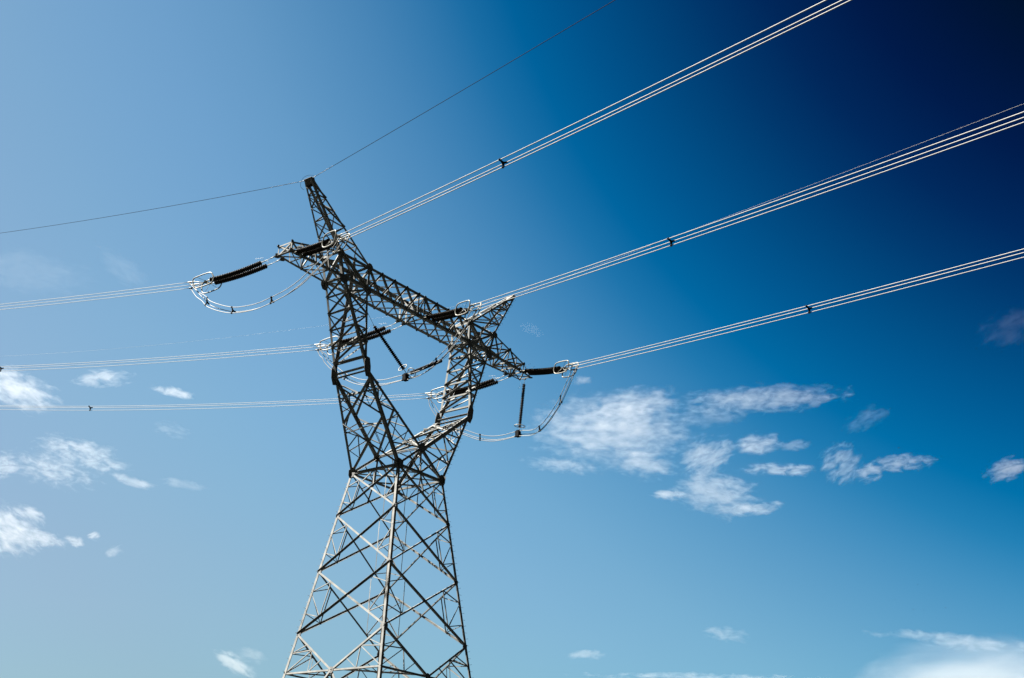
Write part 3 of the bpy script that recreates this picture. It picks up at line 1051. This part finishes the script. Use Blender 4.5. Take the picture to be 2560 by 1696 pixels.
for ph, y, lab in (('L', 6.2, 'black spacer on the left jumper loop just below the corona rings'),
                   ('L', 3.1, 'black spacer at the lowest part of the left jumper loop'),
                   ('L', -1.0, 'black spacer on the rising right half of the left jumper loop'),
                   ('R', 3.4, 'black spacer on the right jumper loop, between fork arm and hanging string'),
                   ('R', -2.9, 'black spacer on the right jumper loop in front of the big cloud'),
                   ('R', -5.6, 'black spacer highest up the right jumper loop'),
                   ('M', 5.6, 'black spacer on the middle jumper, half hidden by the left fork knee'),
                   ('M', -3.4, 'black spacer on the middle jumper beside the V string')):
    P = []
    for k in range(3):
        i = near_y(JWIRE[ph, k], y)
        P.append(JWIRE[ph, k][i])
    i = near_y(JWIRE[ph, 0], y)
    spacer(P, JWIRE[ph, 0][i + 1] - JWIRE[ph, 0][i - 1], lab, 'spacers on the jumper loops')

# strings that hold the jumpers
def jumper_string(top, s0, s1, yoke, label, name='jumper_string'):
    root = thing(name, top, label, 'insulator')
    ch = MB()
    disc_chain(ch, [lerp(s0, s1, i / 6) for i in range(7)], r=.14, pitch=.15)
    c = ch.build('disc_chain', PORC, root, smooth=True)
    lk = MB()
    lk.tube([top, lerp(top, s0, .12), lerp(top, s0, .15), lerp(top, s0, .93), s0], [.03, .03, .014, .014, .03], 7)
    lk.build('link_rod', HARD, root, smooth=True)
    l2 = MB()
    l2.tube([s1, lerp(s1, yoke, .5), yoke], [.03, .022, .03], 7)
    l2.build('socket_link', HARD, root, smooth=True)
    d = (s1 - s0).normalized()
    e1 = d.orthogonal().normalized()
    hn = MB()
    e = V((-.8, .5, .0)).normalized()
    hn.tube(smooth_path([s0, s0 + e * .22 + Z1 * .04, s0 + e * .3 - Z1 * .12, s0 + e * .45 - Z1 * .5]), .007, 5)
    hn.build('arcing_horn', HARD, c, smooth=True)
    return root, d

def closed_ring(mb, c, n, r, tr):
    n = n.normalized()
    e1 = n.orthogonal().normalized()
    e2 = n.cross(e1)
    mb.tube([c + e1 * (math.cos(a) * r) + e2 * (math.sin(a) * r) for a in [k * 2 * math.pi / 28 for k in range(28)]], tr, 8, closed=True)

def jumper_clamp(ph, y, label):
    """clamp body that grips the three jumper wires under a string"""
    mb = MB()
    P = [JWIRE[ph, k][near_y(JWIRE[ph, k], y)] for k in range(3)]
    c = (P[0] + P[1] + P[2]) / 3
    mb.box(c, X1 * .17, Y1 * .16, Z1 * .22)
    for k, p in enumerate(P):
        i = near_y(JWIRE[ph, k], y)
        d = (JWIRE[ph, k][i + 1] - JWIRE[ph, k][i - 1]).normalized()
        mb.tube([p - d * .3, p - d * .22, p + d * .22, p + d * .3], [.035, .06, .06, .035], 8)
        mb.box(p + Z1 * .02, d * .1, X1 * .07, Z1 * .07)
    return mb, c

VT = (V((-5.47, 0, 39.70)), V((5.45, 0, 39.70)))
for top, s0, s1, yk, lab in ((VT[0], V((-3.62, 0, 37.87)), V((-.33, 0, 35.78)), V((-.08, 0, 35.6)), 'ribbed black left leg of the V string inside the fork'),
                             (VT[1], V((3.55, 0, 37.80)), V((.42, 0, 35.72)), V((.14, 0, 35.6)), 'smooth black right leg of the V string inside the fork')):
    root, d = jumper_string(top, s0, s1, yk, lab)
    rg = MB()
    closed_ring(rg, s1 - d * .12, d, .34, .032)
    ob = rg.build('corona_ring', HARD, root, smooth=True)
    st = MB()
    e1 = d.orthogonal().normalized()
    for q in (e1, -e1):
        st.tube([s1 - d * .1, s1 - d * .12 + q * .34], .012, 6)
    st.build('ring_strut', HARD, ob, smooth=True)
mb, c = jumper_clamp('M', .15, '')
mb.tube([c, V((.03, 0, 35.62))], .05, 8)
tag(mb.build('jumper_clamp', RUBBER), 'dark clamp block where the V string legs meet the middle jumper', 'clamp')
root, d = jumper_string(V((13.40, 0, 39.72)), V((13.34, 0, 39.25)), V((13.06, 0, 35.55)), V((13.04, 0, 35.2)), 'black ribbed insulator string hanging straight down from the right cross-arm tip')
rg = MB()
closed_ring(rg, V((13.07, 0, 35.62)), V((.0, -.1, 1)), .42, .03)
ob = rg.build('corona_ring', HARD, root, smooth=True)
st = MB()
for q in (X1, -X1):
    st.tube([V((13.06, 0, 35.5)), V((13.07, 0, 35.62)) + q * .42], .011, 6)
st.build('ring_strut', HARD, ob, smooth=True)
mb, c = jumper_clamp('R', .1, '')
mb.tube([c, V((13.04, 0, 35.22))], .05, 8)
tag(mb.build('jumper_clamp', RUBBER), 'dark clamp block under the hanging string at right', 'clamp')

# ------------------------------------------------------------------ birds, far off over the field
def ray(px, py):
    return (fw * FPX + RT * (px - 1280) + UP * (848 - py)).normalized()

def bird(px, py, dist, span, bank, label, group=None):
    c = CAM + ray(px, py) * dist
    f = V((math.cos(bank * 3), math.sin(bank * 3), .05)).normalized()
    w = f.cross(Z1).normalized()
    k = span / 2
    mb = MB()
    mb.tube([c + f * (k * x) for x in (.62, .52, .38, .1, -.25, -.5, -.72)], [k * r for r in (.01, .07, .09, .13, .11, .05, .02)], 8)
    body = mb.build('bird', FEATH, None, smooth=True)
    for sgn in (1, -1):
        wm = MB()
        u = (w * sgn * math.cos(.35) + Z1 * math.sin(.35)).normalized()
        o = [c + f * (k * a) + u * (k * b) + Z1 * (k * (.0 if b < .5 else -.12 * (b - .5))) for a, b in
             ((.22, .08), (.30, .45), (.10, 1.0), (-.02, .96), (-.02, .5), (-.16, .08))]
        wm.prism([p - Z1 * .012 * k for p in o], [p + Z1 * .012 * k for p in o])
        wm.build('wing', FEATH, body)
    tl = MB()
    o = [c + f * (k * a) + w * (k * b) for a, b in ((-.5, .05), (-1.0, .16), (-1.0, -.16), (-.5, -.05))]
    tl.prism([p - Z1 * .01 * k for p in o], [p + Z1 * .01 * k for p in o])
    tl.build('tail', FEATH, body)
    tag(body, label, 'bird', group)
bird(2247, 1120, 210, .52, .4, 'lone dark bird flying beside the small cloud wisps at right', 'birds in the distance')
bird(2294, 1462, 330, .48, 1.1, 'dark bird speck, highest of the flock above the lower right cloud streak', 'birds in the distance')
bird(2283, 1524, 330, .48, .7, 'dark bird speck at the left of the flock above the cloud streak', 'birds in the distance')
bird(2364, 1520, 330, .48, 1.6, 'dark bird speck at the right of the flock above the cloud streak', 'birds in the distance')
for i, (px, py) in enumerate([(2320, 1486), (2236, 1500), (2223, 1500), (2309, 1526), (2319, 1518), (2339, 1530), (2253, 1546), (2313, 1557)]):
    bird(px, py, 480 + 15 * i, .45, .3 + .35 * i, 'faint tiny bird speck in the flock above the lower right cloud streak', 'faint birds of the far flock')

# ------------------------------------------------------------------ clouds: bodies of thin vapour 1.5 km up
CLM = bpy.data.materials.new('cloud_vapour')
CLM.use_nodes = True
t = CLM.node_tree
t.nodes.clear()
co = N(t, 'ShaderNodeOutputMaterial')
vol = N(t, 'ShaderNodeVolumeScatter')
vol.inputs['Color'].default_value = (1, .985, .96, 1)
vol.inputs['Anisotropy'].default_value = .25
t.links.new(vol.outputs[0], co.inputs['Volume'])
ctc = N(t, 'ShaderNodeTexCoord')
info = N(t, 'ShaderNodeObjectInfo')
# distance from the middle of the body, 0..1
sub = N(t, 'ShaderNodeVectorMath', operation='MULTIPLY_ADD')
sub.inputs[1].default_value = (2, 2, 2)
sub.inputs[2].default_value = (-1, -1, -1)
t.links.new(ctc.outputs['Generated'], sub.inputs[0])
ln = N(t, 'ShaderNodeVectorMath', operation='DOT_PRODUCT')
t.links.new(sub.outputs[0], ln.inputs[0])
t.links.new(sub.outputs[0], ln.inputs[1])
# billows: the mesh is built in picture-sized cells, so object space gives the cell size
sq = N(t, 'ShaderNodeVectorMath', operation='MULTIPLY')
sq.inputs[1].default_value = (.027, .03, .058)
t.links.new(ctc.outputs['Object'], sq.inputs[0])
rnd = N(t, 'ShaderNodeMath', operation='MULTIPLY')
rnd.inputs[1].default_value = 61.0
t.links.new(info.outputs['Random'], rnd.inputs[0])
nz = N(t, 'ShaderNodeTexNoise', noise_dimensions='4D')
nz.inputs['Scale'].default_value = 1.0
nz.inputs['Detail'].default_value = 6
nz.inputs['Roughness'].default_value = .62
nz.inputs['Distortion'].default_value = .5
cs = N(t, 'ShaderNodeSeparateColor')
t.links.new(info.outputs['Color'], cs.inputs[0])
sc2 = N(t, 'ShaderNodeVectorMath', operation='SCALE')
t.links.new(sq.outputs[0], sc2.inputs[0])
t.links.new(cs.outputs[1], sc2.inputs['Scale'])
t.links.new(sc2.outputs[0], nz.inputs['Vector'])
t.links.new(rnd.outputs[0], nz.inputs['W'])
# coverage = noise + (1 - r^2) - threshold
m1 = N(t, 'ShaderNodeMath', operation='MULTIPLY_ADD')
m1.inputs[1].default_value = -.95
m1.inputs[2].default_value = -.62
t.links.new(ln.outputs['Value'], m1.inputs[0])
m2 = N(t, 'ShaderNodeMath', operation='MULTIPLY_ADD')
m2.inputs[1].default_value = 2.6
t.links.new(nz.outputs['Fac'], m2.inputs[0])
t.links.new(m1.outputs[0], m2.inputs[2])
ss = N(t, 'ShaderNodeMapRange', interpolation_type='SMOOTHSTEP')
ss.inputs['From Min'].default_value = 0.0
ss.inputs['From Max'].default_value = .85
m4 = N(t, 'ShaderNodeMath', operation='ADD')
m5 = N(t, 'ShaderNodeMath', operation='SUBTRACT')
m5.inputs[1].default_value = 1.0
t.links.new(cs.outputs[2], m5.inputs[0])
t.links.new(m2.outputs[0], m4.inputs[0])
t.links.new(m5.outputs[0], m4.inputs[1])
t.links.new(m4.outputs[0], ss.inputs['Value'])
m3 = N(t, 'ShaderNodeMath', operation='MULTIPLY')
t.links.new(ss.outputs[0], m3.inputs[0])
t.links.new(cs.outputs[0], m3.inputs[1])
t.links.new(m3.outputs[0], vol.inputs['Density'])

CLOUD_ALT = 1500.0
def cloud(px, py, w, h, rot, tau, label, group=None, freq=1.0, full=0.0):
    """one cloud: an irregular closed hull; w, h its apparent size, rot its tilt, tau its optical depth"""
    d = ray(px, py)
    dist = CLOUD_ALT / max(.12, d.z)
    c = CAM + d * dist
    right = d.cross(Z1).normalized()
    upv = right.cross(d)
    a = math.radians(rot)
    e1 = right * math.cos(a) + upv * math.sin(a)
    e3 = upv * math.cos(a) - right * math.sin(a)
    k = dist / FPX                                   # metres per cell
    dep = max(.4 * h, min(.3 * w, .7 * h))
    bm = bmesh.new()
    bmesh.ops.create_icosphere(bm, subdivisions=3, radius=1)
    rg = random.Random(int(px * 7 + py))
    lob = [(V((rg.gauss(0, 1), rg.gauss(0, 1), rg.gauss(0, 1))).normalized(), rg.uniform(.06, .16), rg.uniform(3, 6)) for _ in range(7)]
    for v in bm.verts:
        n = v.co.normalized()
        q = .92 + sum(am * math.exp(-sh * (1 - n.dot(dd))) for dd, am, sh in lob) * .6
        v.co = V((n.x * q * w / 2, n.y * q * dep / 2, n.z * q * h / 2))
    me = bpy.data.meshes.new('cloud')
    bm.to_mesh(me)
    bm.free()
    me.materials.append(CLM)
    o = bpy.data.objects.new('cloud', me)
    COL.objects.link(o)
    o.matrix_world = Matrix(((e1.x * k, d.x * k, e3.x * k, c.x), (e1.y * k, d.y * k, e3.y * k, c.y), (e1.z * k, d.z * k, e3.z * k, c.z), (0, 0, 0, 1)))
    o.color = (.72 * tau / (dep * k), freq, full + 1, 1)
    tag(o, label, 'cloud', group)
    return o
GR, GL = 'scattered clouds right of the pylon', 'scattered clouds left of the pylon'
for args in [
    (1545, 1075, 430, 190, 0, .75, 'large ragged white cloud right of the hanging insulator, biggest in the sky', GR, 1.1, -.02),
    (1590, 1010, 260, 80, 8, .45, 'thin ragged upper fringe on top of the biggest cloud', GR),
    (1610, 1160, 170, 80, -6, .5, 'ragged cloud hanging below the biggest cloud', GR),
    (1890, 1000, 450, 72, 3, .42, 'long wispy cloud streak above and right of the biggest cloud', GR, 1.25),
    (1768, 1140, 150, 95, 25, .55, 'soft hooked cloud patch right of the biggest cloud', GR, 1.3),
    (1890, 1112, 125, 62, 8, .6, 'rounded small cloud below the long wispy streak', GR, 1.2),
    (1790, 1235, 215, 120, -8, .55, 'fan-shaped cloud patch below the biggest cloud', GR, 1.3),
    (1670, 1238, 105, 32, -3, .6, 'small flat cloud just left of the fan-shaped patch', GR),
    (1880, 1272, 160, 36, 6, .55, 'thin flat cloud lying right below the fan-shaped patch', GR),
    (1948, 1176, 195, 34, -2, .6, 'narrow horizontal cloud streak in the middle of the right group', GR),
    (2102, 1155, 115, 105, 35, .45, 'comma-shaped cloud wisp at the end of the narrow horizontal streak', GR, 1.3, -.1),
    (2170, 1184, 85, 48, 15, .5, 'small tilted cloud right of the comma-shaped wisp', GR),
    (2258, 1158, 165, 44, 2, .42, 'faint ragged cloud at the right end of the right group', GR, 1.5),
    (2165, 1048, 130, 60, 22, .10, 'barely visible tilted wisp right of the long cloud streak', GR, 1.3, -.12),
    (2520, 1172, 130, 62, 12, .5, 'torn cloud cut by the right edge of the picture', GR, 1.4, -.1),
    (1450, 952, 70, 26, 5, .3, 'tiny wisp just under the right insulator string', GR),
    (2520, 815, 170, 90, 20, .035, 'dim wisp in deep blue at the right edge', GR),
    (1325, 822, 70, 34, -20, .035, 'very faint wisp just right of the right earth peak', GR),
    (2405, 1605, 420, 40, -7, .42, 'long slanting cloud streak above the grey bank at lower right', None, .9, -.05),
    (2560, 1800, 900, 330, 2, .95, 'broad soft grey cloud bank filling the bottom right corner', None, .1, .2),
    (1815, 1586, 120, 44, -8, .32, 'small tilted wisp low in the sky right of centre', None, 1.4, -.1),
    (1465, 1638, 110, 24, 5, .3, 'thin low wisp right of the pylon legs', None),
    (1760, 1692, 560, 22, 1, .35, 'long faint cloud strip touching the bottom edge', None),
    (588, 1658, 125, 40, -25, .6, 'bright slanting wisp low beside the left pylon leg', None),
    (630, 1640, 75, 40, -10, .2, 'faint puff beside the bright slanting low wisp', None),
    (30, 968, 240, 92, -12, .8, 'bright white cloud at the left edge under the middle far-side bundle', GL, 1.2),
    (250, 948, 150, 46, 12, .5, 'curved white wisp between the two lower far-side bundles', GL),
    (437, 981, 105, 26, -6, .6, 'short bright cloud dash between the two lower far-side bundles', GL),
    (170, 1118, 215, 74, -4, .7, 'upper ragged patch of the cloudlet cluster at left', GL, 1.6, -.26),
    (130, 1172, 260, 84, -6, .7, 'lower ragged patch of the cloudlet cluster at left', GL, 1.6, -.26),
    (255, 1158, 150, 56, -4, .5, 'small cloudlets trailing right from the left cluster', GL, 1.6, -.18),
    (10, 1168, 110, 80, 10, .5, 'ragged cloudlet cut by the left edge beside the cluster', GL, 1.6, -.18),
    (20, 1325, 190, 110, -22, .85, 'bright thick cloud at the lower left edge', GL, 1.3, -.08),
    (78, 1286, 85, 34, -25, .55, 'slanting bright dash above the bright thick lower left cloud', GL),
    (184, 1353, 52, 26, -8, .6, 'small oval cloudlet right of the bright lower left cloud', GL),
    (234, 1341, 32, 26, 20, .6, 'tiny white puff, rightmost beside the bright lower left cloud', GL),
    (335, 1206, 120, 26, -10, .4, 'thin cloud dash just right of the left cluster', GL),
    (455, 1210, 130, 26, -5, .14, 'faint smudge of cloud nearest the left pylon edge', GL),
    (288, 1379, 48, 28, 25, .3, 'tiny pale wisp low at left, alone', GL),
    (60, 680, 320, 110, 4, .06, 'faint veil of wisps above the highest far-side bundle at left', GL),
    (300, 665, 150, 70, -25, .05, 'faint tilted wisp below the left earth wire', GL),
    (235, 1122, 120, 40, -5, .35, 'thin shreds just above the right end of the left cluster', GL, 1.6, -.12),
    (105, 1345, 120, 44, -10, .5, 'low shred joining the bright lower left cloud to the oval cloudlet', GL, 1.5),
    (430, 1075, 110, 46, -8, .16, 'faint specks of cloud under the lowest far-side bundle', GL, 1.7, -.2),
    (1405, 1165, 210, 40, -4, .3, 'thin lower left edge shreds of the biggest cloud', GR, 1.5),
    (1770, 1045, 200, 50, 4, .16, 'pale veil between the biggest cloud and the long streak', GR, 1.3),
    (1985, 1115, 90, 30, 5, .2, 'pale shred left of the comma-shaped wisp', GR, 1.3),
]:
    args = list(args)
    args[2] *= 1.22
    args[3] *= 1.28
    cloud(*args)
S.cycles.volume_bounces = 0
